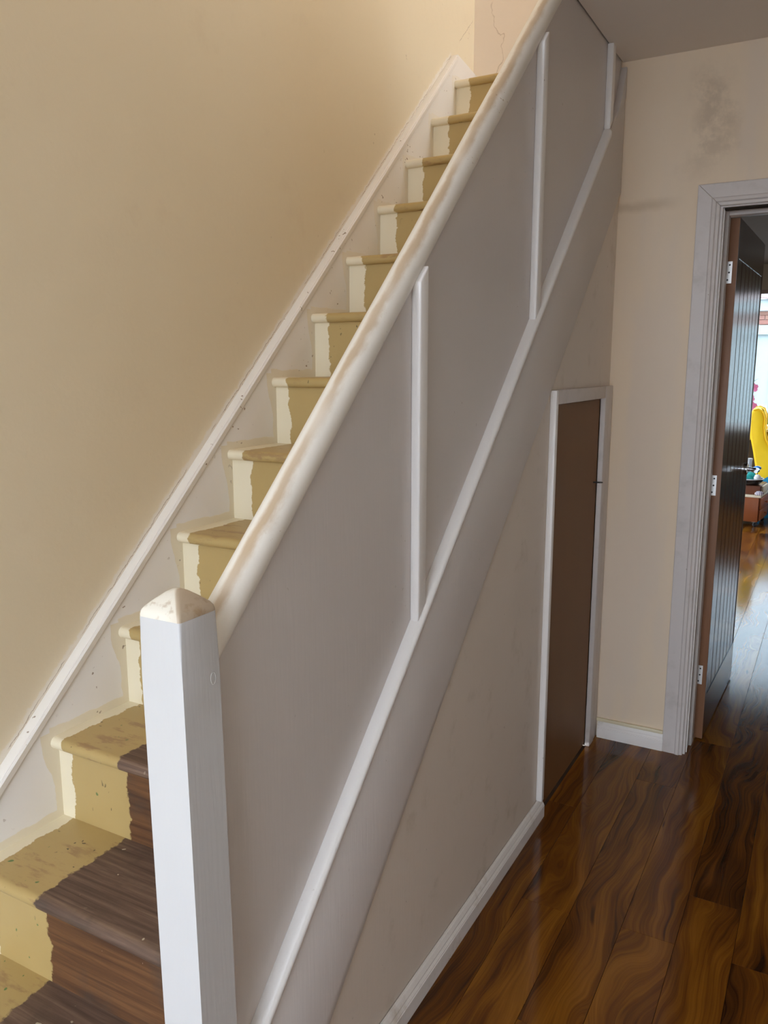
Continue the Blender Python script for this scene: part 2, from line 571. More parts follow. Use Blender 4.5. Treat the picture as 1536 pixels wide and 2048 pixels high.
# floors: one sub-floor, every laminate plank its own piece
bm = NB(); box(bm, -0.05, RIGHT_X, DOOR_Y, YB + 0.02, -0.06, -0.009)
box(bm, -1.3, 2.4, YB + 0.02, 7.8, -0.06, -0.009)
floor = structure('floor', bm, JOINT, origin=(0, 0, 0))
PW, PL = 0.1354, 1.2445
JX = 0.3597                    # a long joint seen in the hall
ends = {0: 0.757, 1: 0.218, 2: 1.05, 3: 1.476 - PL, 4: 0.757 - 0.30, 5: 1.476 - PL}


def plank_mesh(w, l):
    b = NB()
    g = 0.0005
    box(b, g, w - g, g, l - g, -0.009, 0.0)
    es = [e for e in b.edges if all(v.co.z > -0.001 for v in e.verts)]
    bmesh.ops.bevel(b, geom=es, offset=0.0003, segments=1, affect='EDGES')
    bmesh.ops.recalc_face_normals(b, faces=b.faces)
    me = bpy.data.meshes.new('floor_plank')
    b.to_mesh(me); b.free()
    me.materials.append(FLOORM)
    return me


cache = {}
for c in range(-12, 17):
    xa, xb = JX + (c - 1) * PW, JX + c * PW
    s = ends.get(c + 2, 0.757 - PL * ((c * 0.37) % 1.0))
    while s > -2.75:
        s -= PL
    while s < 7.8:
        a, b_ = s, s + PL
        s += PL
        # hall part lies between the stair wall and the right wall, the far room is wider
        hall_ok = xb > 0.0 and xa < RIGHT_X
        if not hall_ok and a < (2.02 if xb <= 0.0 else YB + 0.16):
            a = 2.02 if xb <= 0.0 else YB + 0.16
        a, b_ = max(a, DOOR_Y), min(b_, 7.8)
        if b_ - a < 0.02:
            continue
        l_, r_ = xa, xb
        if a < YB + 0.02:
            l_, r_ = max(xa, -0.005), min(xb, RIGHT_X)
        l_, r_ = max(l_, -1.3), min(r_, 2.4)
        if r_ - l_ < 0.01:
            continue
        key = (round(r_ - l_, 4), round(b_ - a, 4))
        if key not in cache:
            cache[key] = plank_mesh(*key)
        o = bpy.data.objects.new('floor_plank', cache[key])
        COL.objects.link(o)
        o.parent = floor
        o.location = (l_, a, 0)

# staircase wall, head-of-stairs wall, entrance wall, hall right wall, upper ceiling
bm = NB(); box(bm, WALL_X - 0.12, WALL_X, DOOR_Y - 0.15, 2.0, -0.06, 5.1)
structure('wall_left', bm, MAGNOLIA, origin=(0, 0, 0))
bm = NB(); box(bm, WALL_X, -0.0, 1.893, 2.02, -0.06, 5.1)
structure('wall_landing', bm, FILLED, origin=(0, 0, 0))
bm = NB()
gx0, gx1, gz0, gz1 = -0.70, 1.16, 0.06, 2.42
box(bm, WALL_X - 0.12, gx0, DOOR_Y - 0.15, DOOR_Y, -0.06, 5.1)
box(bm, gx1, RIGHT_X + 0.12, DOOR_Y - 0.15, DOOR_Y, -0.06, 5.1)
box(bm, gx0, gx1, DOOR_Y - 0.15, DOOR_Y, gz1, 2.75)
box(bm, gx0, gx1, DOOR_Y - 0.15, DOOR_Y, 4.70, 5.1)
box(bm, -0.06, gx1, DOOR_Y - 0.15, DOOR_Y, 2.75, 4.70)
box(bm, gx0, gx1, DOOR_Y - 0.15, DOOR_Y, -0.06, gz0)
structure('wall_front', bm, GREYWALL, origin=(0, 0, 0))
bm = NB(); box(bm, RIGHT_X, RIGHT_X + 0.12, DOOR_Y, YB + 0.15, -0.06, 5.1)
structure('wall_right', bm, GREYWALL, origin=(0, 0, 0))
bm = NB(); box(bm, WALL_X - 0.12, RIGHT_X + 0.12, DOOR_Y - 0.15, 2.02, 5.1, 5.2)
structure('ceiling_upstairs', bm, CEILING, origin=(0, 0, 0))
bm = NB(); box(bm, -0.015, RIGHT_X, DOOR_Y, YB + 0.15, CEIL, CEIL + 0.14)
structure('ceiling', bm, CEILING, origin=(0, 0, 0))
bm = NB(); box(bm, 0.0, RIGHT_X + 0.12, 1.893, 2.02, CEIL + 0.1, 5.1)
structure('wall_upstairs', bm, MAGNOLIA, origin=(0, 0, 0))
bm = NB(); box(bm, WALL_X, -0.0, DOOR_Y, -1.02, -0.06, -0.0)
structure('floor_foot', bm, FLOORM, origin=(0, 0, 0))

# end wall of the hall with the doorway
DX0, DX1, DZ = 0.345, 1.115, 1.990
bm = NB()
prism(bm, [(-0.05, -0.06), (DX0 - 0.012, -0.06), (DX0 - 0.012, DZ + 0.012), (DX1 + 0.012, DZ + 0.012), (DX1 + 0.012, -0.06),
           (RIGHT_X, -0.06), (RIGHT_X, CEIL + 0.1), (-0.05, CEIL + 0.1)], YB, YB + 0.15, 'y')
structure('wall_back', bm, PATCHED, origin=(0, 0, 0))

# far room: walls, ceiling, window wall
FY = 7.80
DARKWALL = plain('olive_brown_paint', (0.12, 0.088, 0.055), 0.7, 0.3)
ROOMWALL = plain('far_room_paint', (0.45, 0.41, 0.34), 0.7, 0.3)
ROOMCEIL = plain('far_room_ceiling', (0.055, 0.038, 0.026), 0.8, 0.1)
SY0, SY1, SZ0, SZ1 = 3.3, 6.9, 0.15, 2.2
bm = NB(); box(bm, -1.42, -1.3, 2.02, SY0, -0.06, 2.6); box(bm, -1.42, -1.3, SY1, FY + 0.12, -0.06, 2.6)
box(bm, -1.42, -1.3, SY0, SY1, SZ1, 2.6); box(bm, -1.42, -1.3, SY0, SY1, -0.06, SZ0)
structure('wall_far_left', bm, ROOMWALL, origin=(0, 0, 0))
bm = NB(); box(bm, 2.4, 2.52, YB + 0.15, FY + 0.12, -0.06, 2.6)
structure('wall_far_right', bm, ROOMWALL, origin=(0, 0, 0))
bm = NB(); box(bm, -1.42, WALL_X - 0.12, 1.90, 2.02, -0.06, 2.6)
structure('wall_far_near', bm, ROOMWALL, origin=(-1.2, 2, 0))
bm = NB(); box(bm, -0.035, 0.0, YB + 0.15, 1.893, -0.06, 2.5)
structure('wall_understair', bm, ROOMWALL, origin=(0, 1.7, 0))
bm = NB(); box(bm, RIGHT_X + 0.12, 2.52, YB + 0.03, YB + 0.15, -0.06, 2.6)
structure('wall_far_corner', bm, ROOMWALL, origin=(2, 1.4, 0))
bm = NB(); prism(bm, [(0.0, YB + 0.15), (2.52, YB + 0.15), (2.52, FY + 0.12), (-1.42, FY + 0.12), (-1.42, 2.02), (0.0, 2.02)], 2.5, 2.6, 'z')
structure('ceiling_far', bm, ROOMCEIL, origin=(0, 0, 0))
WX0, WX1, WZ0, WZ1 = -1.1, 1.9, 0.80, 2.245
bm = NB()
box(bm, -1.3, WX0, FY, FY + 0.12, -0.06, 2.5); box(bm, WX1, 2.4, FY, FY + 0.12, -0.06, 2.5)
box(bm, WX0, WX1, FY, FY + 0.12, WZ1, 2.5); box(bm, WX0, WX1, FY, FY + 0.12, -0.06, WZ0)
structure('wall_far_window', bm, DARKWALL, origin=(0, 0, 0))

# the far window: frame, mullions, panes
g = bpy.data.materials.new('window_glass')
g.use_nodes = True
nt = g.node_tree
nt.nodes.remove(nt.nodes['Principled BSDF'])
tr = nt.nodes.new('ShaderNodeBsdfTransparent'); gl = nt.nodes.new('ShaderNodeBsdfGlossy'); mx = nt.nodes.new('ShaderNodeMixShader')
tr.inputs[0].default_value = (0.95, 0.95, 0.96, 1); gl.inputs['Roughness'].default_value = 0.02
mx.inputs[0].default_value = 0.06
nt.links.new(tr.outputs[0], mx.inputs[1]); nt.links.new(gl.outputs[0], mx.inputs[2])
nt.links.new(mx.outputs[0], nt.nodes['Material Output'].inputs[0])
UPVC = plain('white_upvc', (0.82, 0.83, 0.82), 0.3, 0.5, var=0.02)
BROWNFRAME = plain('dark_brown_frame', (0.075, 0.04, 0.022), 0.4)
bm = NB()
t = 0.04
box(bm, WX0, WX1, FY + 0.02, FY + 0.08, WZ1 - t, WZ1)
win = structure('window_1', bm, BROWNFRAME, origin=(0.1, FY + 0.05, WZ0))
bm = NB(); box(bm, WX0, WX1, FY + 0.02, FY + 0.08, WZ0, WZ0 + t); obj('bottom_rail', bm, UPVC, win)
for xm in (WX0 + 0.03, -0.32, 0.76, WX1 - 0.03):
    bm = NB(); box(bm, xm - 0.03, xm + 0.03, FY + 0.02, FY + 0.08, WZ0 + t, WZ1 - t); obj('mullion', bm, UPVC, win)
for xa, xb in ((WX0 + 0.06, -0.35), (-0.29, 0.73), (0.79, WX1 - 0.06)):
    bm = NB(); box(bm, xa, xb, FY + 0.045, FY + 0.051, WZ0 + t, WZ1 - t); obj('pane', bm, g, win)
bm = NB(); box(bm, WX0 - 0.04, WX1 + 0.04, FY - 0.10, FY + 0.02, WZ0 - 0.025, WZ0); obj('window_sill', bm, UPVC, win)

bm = NB(); box(bm, -1.39, -1.33, SY0, SY1, SZ1 - 0.05, SZ1)  # unseen side window, added to light the armchair and far room
pw = structure('added_window_3', bm, UPVC, origin=(-1.36, 5.1, SZ0))
bm = NB(); box(bm, -1.39, -1.33, SY0, SY1, SZ0, SZ0 + 0.05); obj('bottom_rail', bm, UPVC, pw)
for ym in (SY0 + 0.03, 4.5, 5.7, SY1 - 0.03):
    bm = NB(); box(bm, -1.39, -1.33, ym - 0.03, ym + 0.03, SZ0 + 0.05, SZ1 - 0.05); obj('mullion', bm, UPVC, pw)
for ya, yb in ((SY0 + 0.06, 4.47), (4.53, 5.67), (5.73, SY1 - 0.06)):
    bm = NB(); box(bm, -1.363, -1.357, ya, yb, SZ0 + 0.05, SZ1 - 0.05); obj('pane', bm, g, pw)
bm = NB(); box(bm, -0.70, -0.06, DOOR_Y - 0.11, DOOR_Y - 0.05, 4.65, 4.70)  # unseen stair window, added to bring light down onto treads and rail
sw = structure('added_window_4', bm, UPVC, origin=(-0.38, DOOR_Y - 0.08, 2.75))
bm = NB(); box(bm, -0.70, -0.06, DOOR_Y - 0.11, DOOR_Y - 0.05, 2.75, 2.80); obj('bottom_rail', bm, UPVC, sw)
for xm in (-0.675, -0.085):
    bm = NB(); box(bm, xm - 0.025, xm + 0.025, DOOR_Y - 0.11, DOOR_Y - 0.05, 2.80, 4.65); obj('mullion', bm, UPVC, sw)
bm = NB(); box(bm, -0.65, -0.11, DOOR_Y - 0.083, DOOR_Y - 0.077, 2.80, 4.65); obj('pane', bm, g, sw)

# entrance screen behind the camera: frame and two tall panes
bm = NB()
ff = 0.05
box(bm, gx0, gx1, DOOR_Y - 0.11, DOOR_Y - 0.05, gz1 - ff, gz1)
scr = structure('window_2', bm, UPVC, origin=(0.23, DOOR_Y - 0.08, gz0))
for xm in (gx0 + 0.025, 0.23, gx1 - 0.025):
    bm = NB(); box(bm, xm - 0.025, xm + 0.025, DOOR_Y - 0.11, DOOR_Y - 0.05, gz0 + ff, gz1 - ff); obj('mullion', bm, UPVC, scr)
bm = NB(); box(bm, gx0, gx1, DOOR_Y - 0.11, DOOR_Y - 0.05, gz0, gz0 + ff); obj('bottom_rail', bm, UPVC, scr)
for xa, xb in ((gx0 + 0.05, 0.205), (0.255, gx1 - 0.05)):
    bm = NB(); box(bm, xa, xb, DOOR_Y - 0.083, DOOR_Y - 0.077, gz0 + ff, gz1 - ff); obj('pane', bm, g, scr)

# ================================================================== STAIRCASE
stair = thing('staircase', 'steep straight staircase, steps painted cream and ochre with bare wood on the lowest treads', 'staircase', (-0.4, Y0 - 2 * G, 0))
XT0, XT1 = -W, -0.045
cream_w = {-2: 0.03, -1: 0.034, 0: 0.034, 1: 0.034, 2: 0.042, 3: 0.056, 4: 0.05, 5: 0.055, 6: 0.062, 7: 0.068, 8: 0.066, 9: 0.07, 10: 0.064}
for i in range(-2, 11):
    y, z = Y0 + G * i, (i + 3) * R
    # tread with a rounded nosing
    th_ = 0.030
    rr = th_ / 2
    prof = [(y + rr - rr * math.sin(a), z - rr + rr * math.cos(a)) for a in [k * math.pi / 8 for k in range(9)]]
    back = y + G + 0.026 if i < 10 else 1.892
    prof = [(back, z)] + prof + [(back, z - th_)]
    bm = NB(); prism(bm, prof, XT0, XT1, 'x')
    tr_ = obj('tread', bm, STAIR, stair, origin=((XT0 + XT1) / 2, y, z - th_), smooth=True)
    wood = 0.59 + random.uniform(-0.008, 0.008) if i <= 0 else 0.0
    if i == 0:
        wood = 0.575
    tr_.color = (cream_w[i], wood, 1.0, 1)
    # riser under the nosing
    bm = NB(); box(bm, XT0, XT1, y + 0.022, y + 0.040, z - R, z - th_)
    rs_ = obj('riser', bm, STAIR, stair)
    rs_.color = (cream_w[i] * (1.0 if i > 3 else 1.25), wood - (0.005 if wood else 0), 0.0, 1)
    # scotia-like shadow line strip below the nosing of the upper steps
# wall string: board against the wall, plumb cut at the head
bm = NB()
zs = lambda y: 1.2325 + 0.9226 * y
ytop = 1.655
prism(bm, [(-1.02, 0.0), (-1.02, zs(-1.02)), (ytop, zs(ytop)), (1.892, zs(ytop) - 0.03), (1.892, 2.45), (ytop - 0.2, 2.3), (-0.72, 0.0)], WALL_X, -W, 'x')
ws = obj('wall_string', bm, STRING, stair, bevel=0.003, seg=2)
bm = NB()
sweep(bm, [(0, 0), (0.006, 0.0), (0.006, 0.018), (0.003, 0.022), (0, 0.022)],
      [((-W - 0.001, -1.02, zs(-1.02) - 0.026), (1, 0, 0), (0, 0, 1)), ((-W - 0.001, ytop - 0.01, zs(ytop - 0.01) - 0.026), (1, 0, 0), (0, 0, 1))])
obj('string_moulding', bm, STRING, ws)

# outer string with its bead
ZB = lambda y: 1.161 + K * y          # bead line where it meets the panel
ZS = lambda y: 0.8184 + K * y         # lower edge of the string
YN0, YN1 = -0.9827, -0.9827 + 0.0746  # newel front and back faces
yf = -0.8184 / K                      # lower edge meets the floor
bm = NB()
prism(bm, [(YN1, 0.0), (YN1, ZB(YN1)), (YB - 0.003, ZB(YB)), (YB - 0.003, ZS(YB)), (yf, 0.0)], -0.045, 0.0, 'x')
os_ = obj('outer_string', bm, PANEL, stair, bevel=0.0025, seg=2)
bm = NB()
yend = 1.135
bp = [(-0.020, -0.006), (0.004, -0.018), (0.008, -0.010), (0.0075, 0.003), (0.003, 0.010), (-0.004, 0.0125), (-0.020, 0.0135)]
sweep(bm, bp, [((0, YN1, ZB(YN1)), (1, 0, 0), (0, 0, 1)), ((0, yend, ZB(yend)), (1, 0, 0), (0, 0, 1))])
obj('bead', bm, WHITE, stair, bevel=0.0015, seg=1)
# the ragged stub above the last batten where the bead has broken away
bm = NB()
prism(bm, [(1.205, ZB(1.205) - 0.012), (YB - 0.006, ZB(YB) - 0.03), (YB - 0.006, ZB(YB) + 0.075), (1.27, ZB(1.27) + 0.02)], -0.022, 0.003, 'x')
obj('broken_bead_stub', bm, PANEL, stair, bevel=0.003)

# ================================================================== BALUSTRADE
bal = thing('balustrade', 'white painted boarded-in balustrade with thick rounded handrail and square newel post', 'banister', (-0.03, YN0 + 0.037, 0))
# panel between string and rail, passing up beside the ceiling edge
ZR = lambda y: 1.895 + K * y          # rail centre line
bm = NB()
ye = 1.0
prism(bm, [(YN1, ZB(YN1)), (YN1, ZR(YN1)), (ye, ZR(ye)), (YB - 0.003, ZR(ye)), (YB - 0.003, ZB(YB))], -0.036, -0.020, 'x')
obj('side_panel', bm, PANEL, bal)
# battens
for b in (-0.265, 0.440, 1.134):
    ztop = min(ZR(b) - 0.02, CEIL)
    bm = NB()
    prism(bm, [(b, ZB(b) + 0.012), (b, ztop), (b + 0.036, ztop + (0.036 * K if ztop < CEIL - 0.001 else 0)), (b + 0.036, ZB(b + 0.036) + 0.012)], -0.020, 0.001, 'x')
    obj('batten', bm, WHITE, bal, bevel=0.003)
# handrail: rounded section with a flatter underside lip toward the hall
rp = []
r0 = 0.0285
for k in range(20):
    a = 2 * math.pi * k / 20
    rx, rz = r0 * 0.97 * math.cos(a), r0 * math.sin(a)
    if math.sin(a) < -0.45:
        rz = max(rz, -0.024)
    rp.append((rx, rz))
L_ = 1.0 / math.cos(math.atan(K))
y_lo = YN1 - 0.02
y_hi = 1.05
path = []
NSEG = 40
for s in range(NSEG + 1):
    y = y_lo + (y_hi - y_lo) * s / NSEG
    wob_ = 0.0007 * math.sin(5.1 * y) + 0.0005 * math.sin(13 * y + 1)
    path.append(((-0.035, y, ZR(y) + wob_), (1, 0, 0), (0, 0, L_)))
bm = NB(); sweep(bm, rp, path)
obj('handrail', bm, RAIL, bal, smooth=True)
# newel: slightly out of plumb square post with softened arrises, low pyramid cap
NX1 = 0.010
NX0 = NX1 - 0.0746
ZC = 1.126


def lean(bm):
    for v in bm.verts:
        v.co.x += -(v.co.z - 0.85) * 0.0135


bm = NB()
hs = 14
rings = []
for s in range(hs + 1):
    z = ZC * s / hs
    rings.append([bm.verts.new(q) for q in ((NX0, YN0, z), (NX1, YN0, z), (NX1, YN1, z), (NX0, YN1, z))])
for s in range(hs):
    for j in range(4):
        bm.faces.new((rings[s][j], rings[s][(j + 1) % 4], rings[s + 1][(j + 1) % 4], rings[s + 1][j]))
bm.faces.new(rings[0][::-1]); bm.faces.new(rings[-1])
es = [e for e in bm.edges if abs(e.verts[0].co.z - e.verts[1].co.z) > 0.01]
bmesh.ops.bevel(bm, geom=es, offset=0.005, segments=3, affect='EDGES', profile=0.5)
lean(bm)
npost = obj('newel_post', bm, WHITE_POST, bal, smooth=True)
bm = NB()
e_ = -0.0004
base_r = [(NX0 - e_, YN0 - e_), (NX1 + e_, YN0 - e_), (NX1 + e_, YN1 + e_), (NX0 - e_, YN1 + e_)]
cx_, cy_ = (NX0 + NX1) / 2, (YN0 + YN1) / 2
levels = [(1.0, ZC - 0.001), (1.0, ZC + 0.003), (0.965, ZC + 0.0085), (0.88, ZC + 0.0135), (0.62, ZC + 0.0225), (0.34, ZC + 0.0310), (0.16, ZC + 0.0345), (0.05, ZC + 0.0352)]
rings = []
for s, z in levels:
    rings.append([bm.verts.new((cx_ + (x - cx_) * s, cy_ + (y - cy_) * s, z)) for x, y in base_r])
for a in range(len(rings) - 1):
    for j in range(4):
        bm.faces.new((rings[a][j], rings[a][(j + 1) % 4], rings[a + 1][(j + 1) % 4], rings[a + 1][j]))
bm.faces.new(rings[0][::-1]); bm.faces.new(rings[-1])
es = [e for e in bm.edges if len(e.link_faces) == 2 and e.calc_face_angle() > 0.3]
es = [e for e in bm.edges if abs(e.verts[0].co.z - e.verts[1].co.z) > 0.001]
bmesh.ops.bevel(bm, geom=es, offset=0.0048, segments=3, affect='EDGES', profile=0.5, clamp_overlap=True)
lean(bm)
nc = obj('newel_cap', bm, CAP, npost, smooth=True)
nc['label'] = 'low pyramid cap with cream wear and its shaded hall side painted tan'
# a filled knot ring on the post's hall side
bm = NB()
tube(bm, [(NX1 - 0.0006, YN1 - 0.014 + 0.005 * math.cos(a), 1.03 + 0.009 * math.sin(a)) for a in [k * 2 * math.pi / 16 for k in range(17)]], 0.0011, 6)
lean(bm)
obj('knot_ring', bm, WHITE_POST, npost, smooth=True)

# ================================================================== UNDER-STAIRS WALL, CUPBOARD, SKIRTINGS
CY0, CY1, CZ = 0.640, 1.215, 1.347
bm = NB()
prism(bm, [(yf, 0.0), (CY0, 0.0), (CY0, CZ), (CY1, CZ), (CY1, 0.0), (YB, 0.0), (YB, ZS(YB))], -0.042, -0.008, 'x')
structure('wall_stair', bm, UNDER, origin=(0, 0, 0))

dr = structure('door_1', (lambda b: (box(b, -0.030, -0.010, CY0 + 0.004, CY1 - 0.004, 0.012, CZ - 0.004), b)[1])(NB()), HARDBOARD)
dr['label'] = 'narrow flat brown hardboard cupboard door under the stairs in a white frame'
bm = NB(); box(bm, -0.008, 0.013, 0.618, 0.640, 0.066, CZ + 0.043); obj('frame_jamb', bm, WHITE, dr, bevel=0.004)
bm = NB(); box(bm, -0.040, 0.010, CY1, 1.275, 0.0, CZ + 0.043); obj('frame_jamb', bm, ARCH, dr, bevel=0.004)
bm = NB(); box(bm, -0.008, 0.009, 0.640, CY1, CZ, CZ + 0.043); obj('frame_head', bm, ARCH, dr, bevel=0.003)
bm = NB(); box(bm, -0.012, 0.006, 1.275, YB, 0.0, CZ + 0.043); obj('frame_packer', bm, ARCH, dr, bevel=0.003)
bm = NB(); tube(bm, [(-0.011, 1.170, 1.046), (0.010, 1.180, 1.045), (0.0135, 1.205, 1.042)], 0.0028, 8)
ct = obj('latch_hook', bm, BLACKHOLE, dr, smooth=True)


def skirting(name, path_pts, axis):
    """two-step ogee profile 66 mm high"""
    prof = [(0, 0), (0.018, 0), (0.018, 0.040), (0.0165, 0.0415), (0.0165, 0.0440), (0.012, 0.050), (0.012, 0.0535), (0.007, 0.063), (0.004, 0.066), (0, 0.066)]
    bm = NB()
    A = (1, 0, 0) if axis == 'y' else (0, -1, 0)
    sweep(bm, prof, [(q, A, (0, 0, 1)) for q in path_pts])
    return structure(name, bm, TRIM)


sk = skirting('baseboard_stair', [(-0.006, yf - 0.01, 0), (-0.006, 0.652, 0)], 'y')
sk2 = skirting('baseboard_back', [(0.012, YB, 0), (0.264, YB, 0)], 'x')
bm = NB(); box(bm, 0.006, 0.262, YB - 0.011, YB + 0.001, 0.0655, 0.079)
structure('trim_1', bm, CREAM, bevel=0.003)
skirting('baseboard_right', [(RIGHT_X - 0.018, DOOR_Y, 0), (RIGHT_X - 0.018, YB, 0)], 'y')

# ================================================================== BOARDED DOOR AND ITS LINING
d2 = structure('door_2', (lambda b: (prism(b, [(DX0 - 0.012, 0.0), (DX0, 0.0), (DX0, DZ), (DX1, DZ), (DX1, 0.0), (DX1 + 0.012, 0.0), (DX1 + 0.012, DZ + 0.012), (DX0 - 0.012, DZ + 0.012)], YB - 0.001, YB + 0.152, 'y'), b)[1])(NB()), ARCH, origin=(DX0, YB, 0))
d2['label'] = 'open doorway in the end wall with grubby white architrave and dark boarded door'
aw = 0.074
xo = DX0 - 0.008 - aw


def arch_profile(b, kind):
    # flat outer band, step, inner ogee; mitred at the head
    steps = [(0.0, 0.050, 0.016), (0.050, 0.064, 0.021), (0.064, aw, 0.015)]
    return steps


AZ = DZ + 0.004
for (a, b_, t_) in arch_profile(None, None):
    pass
bm = NB()
prof = [(0.0, 0.0), (0.0, 0.014), (0.002, 0.016), (0.046, 0.017), (0.050, 0.021), (0.060, 0.022), (0.064, 0.017), (0.072, 0.015), (aw, 0.013), (aw, 0.0)]


def arch_leg(bm, x_out, sgn):
    lo = [bm.verts.new((x_out + sgn * u, YB - d, 0.0)) for u, d in prof]
    hi = [bm.verts.new((x_out + sgn * u, YB - d, AZ + aw - u)) for u, d in prof]
    n = len(prof)
    for j in range(n):
        bm.faces.new((lo[j], lo[(j + 1) % n], hi[(j + 1) % n], hi[j]))
    bm.faces.new(lo[::-1]); bm.faces.new(hi)


arch_leg(bm, xo, 1)
obj('architrave_leg', bm, ARCH, d2)
bm = NB(); arch_leg(bm, DX1 + 0.008 + aw, -1); obj('architrave_leg', bm, ARCH, d2)
bm = NB()
xl, xr = xo, DX1 + 0.008 + aw
mg = 0.002
A = [bm.verts.new((xl + u + mg, YB - d, AZ + aw - u)) for u, d in prof]
B = [bm.verts.new((xr - u - mg, YB - d, AZ + aw - u)) for u, d in prof]
for j in range(len(prof)):
    bm.faces.new((A[j], A[(j + 1) % len(prof)], B[(j + 1) % len(prof)], B[j]))
bm.faces.new(A[::-1]); bm.faces.new(B)
obj('architrave_head', bm, ARCH, d2)
# door stops on the lining, with a dark draught strip under the head
bm = NB(); box(bm, DX0, DX0 + 0.011, YB + 0.085, YB + 0.135, 0.0, DZ); obj('door_stop', bm, ARCH, d2, bevel=0.002)
bm = NB(); box(bm, DX1 - 0.011, DX1, YB + 0.085, YB + 0.135, 0.0, DZ); obj('door_stop', bm, ARCH, d2, bevel=0.002)
bm = NB(); box(bm, DX0 + 0.011, DX1 - 0.011, YB + 0.085, YB + 0.135, DZ - 0.014, DZ); obj('door_stop', bm, ARCH, d2, bevel=0.002)
bm = NB(); box(bm, DX0 + 0.004, DX1 - 0.004, YB + 0.012, YB + 0.040, DZ - 0.006, DZ); obj('draught_strip', bm, GAP, d2)
bm = NB(); box(bm, DX0, DX0 + 0.004, YB + 0.02, YB + 0.026, 0.0, DZ); obj('paint_ridge', bm, TRIM, d2)

# the door leaf: hinge-side frame at the pivot; local x = thickness (0 .. 0.036), local y = width
leaf = thing('boarded_door', 'dark glossy vertical-boarded wooden door standing open into the far room', 'door', (0.3535, 1.486, 0.008), math.radians(-1.7))
LW, LT, LH = 0.762, 0.032, 1.969
bm = NB(); box(bm, 0.002, LT - 0.006, 0.012, LW - 0.004, 0.01, LH - 0.01)
leafp = obj('door_core', bm, DOORFACE, leaf, local=True)
bm = NB(); box(bm, 0, LT, 0, 0.034, 0, LH); st = obj('hinge_stile', bm, DOOREDGE, leaf, local=True, bevel=0.0012)
bm = NB(); box(bm, LT - 0.0005, LT + 0.0006, 0.0008, 0.034, 0.0, LH); obj('stile_face', bm, DOORFACE, leaf, local=True)
bm = NB(); box(bm, 0, LT + 0.0006, LW - 0.012, LW, 0, LH); obj('lock_stile', bm, DOORFACE, leaf, local=True, bevel=0.0012)
bm = NB(); box(bm, 0.0, LT + 0.0006, 0.034, LW - 0.012, LH - 0.135, LH); obj('top_rail', bm, DOORFACE, leaf, local=True)
bm = NB(); box(bm, 0.0, LT + 0.0006, 0.034, LW - 0.012, 0.0, 0.175); obj('bottom_rail', bm, DOORFACE, leaf, local=True)
nb = 7
bw = (LW - 0.012 - 0.034) / nb
for k in range(nb):
    bm = NB()
    ya = 0.034 + k * bw
    v_ = 0.0068
    x0_, x1_ = LT - 0.008, LT - 0.0015
    prism(bm, [(x0_ - 0.001, ya + 0.0008), (x0_, ya + 0.0008), (x1_, ya + v_), (x1_, ya + bw - v_), (x0_, ya + bw - 0.0008), (x0_ - 0.001, ya + bw - 0.0008)], 0.175, LH - 0.135, 'z')
    obj('board', bm, DOORFACE, leaf, local=True)
for zc in (1.783, 1.012, 0.263):
    bm = NB(); box(bm, -0.004, 0.0165, -0.0016, 0.001, zc - 0.038, zc + 0.038)
    h = obj('hinge', bm, STEEL, leaf, local=True, origin=(0.006, -0.0008, zc))
    h['label'] = 'bright zinc hinge leaf with three screws'
    for dz, dx_ in ((0.026, 0.002), (0.0, 0.001), (-0.026, -0.003)):
        bm = NB()
        lathe(bm, [(0.0034, 0), (0.0030, 0.0012)], n=10)
        bmesh.ops.rotate(bm, verts=bm.verts, cent=(0, 0, 0), matrix=Matrix.Rotation(math.radians(90), 3, 'X'))
        s_ = obj('screw', bm, BLACKHOLE, h, local=True, origin=(0, 0, 0))
        s_.location = (dx_, -0.0006, dz)
# lever handle near the far edge, on the face toward the hall's right
hy, hz = LW - 0.055, 1.0
hd = bpy.data.objects.new('lever_handle', None)
COL.objects.link(hd); hd.parent = leaf; hd.location = (LT, hy, hz)
hd['label'] = 'chrome lever handle'


def hpart(name, bm, mat):
    return obj(name, bm, mat, hd, local=True, smooth=True)


bm = NB(); lathe(bm, [(0.026, 0.0), (0.026, 0.007), (0.023, 0.009)], n=20)
bmesh.ops.rotate(bm, verts=bm.verts, cent=(0, 0, 0), matrix=Matrix.Rotation(math.radians(90), 3, 'Y'))
hpart('rose', bm, CHROME)
bm = NB(); tube(bm, [(0.007, 0, 0), (0.040, 0, 0), (0.050, -0.008, 0), (0.053, -0.03, 0), (0.053, -0.105, 0.002)], [0.008, 0.008, 0.009, 0.009, 0.0075], 10)
hpart('lever', bm, CHROME)

# ================================================================== FAR ROOM
# low drawer unit on castors
REDWOOD = door_wood('red_brown_wood', (0.20, 0.055, 0.018), (0.30, 0.088, 0.030), 0.3)
REDWOOD2 = door_wood('orange_brown_wood', (0.36, 0.105, 0.035), (0.46, 0.15, 0.055), 0.35)
CREAMTOP = plain('cream_laminate', (0.72, 0.62, 0.46), 0.4)
BLACKP = plain('black_plastic', (0.012, 0.012, 0.014), 0.25)
cab = thing('drawer_unit', 'low red-brown wooden drawer unit on black castors with cream top', 'cabinet', (0.02, 6.52, 0), math.radians(-5))
bm = NB(); box(bm, -0.21, 0.19, -0.22, 0.22, 0.05, 0.275); obj('carcass', bm, REDWOOD, cab, local=True, bevel=0.004)
bm = NB(); box(bm, -0.215, 0.205, -0.225, 0.225, 0.276, 0.296); obj('top_board', bm, CREAMTOP, cab, local=True, bevel=0.003)
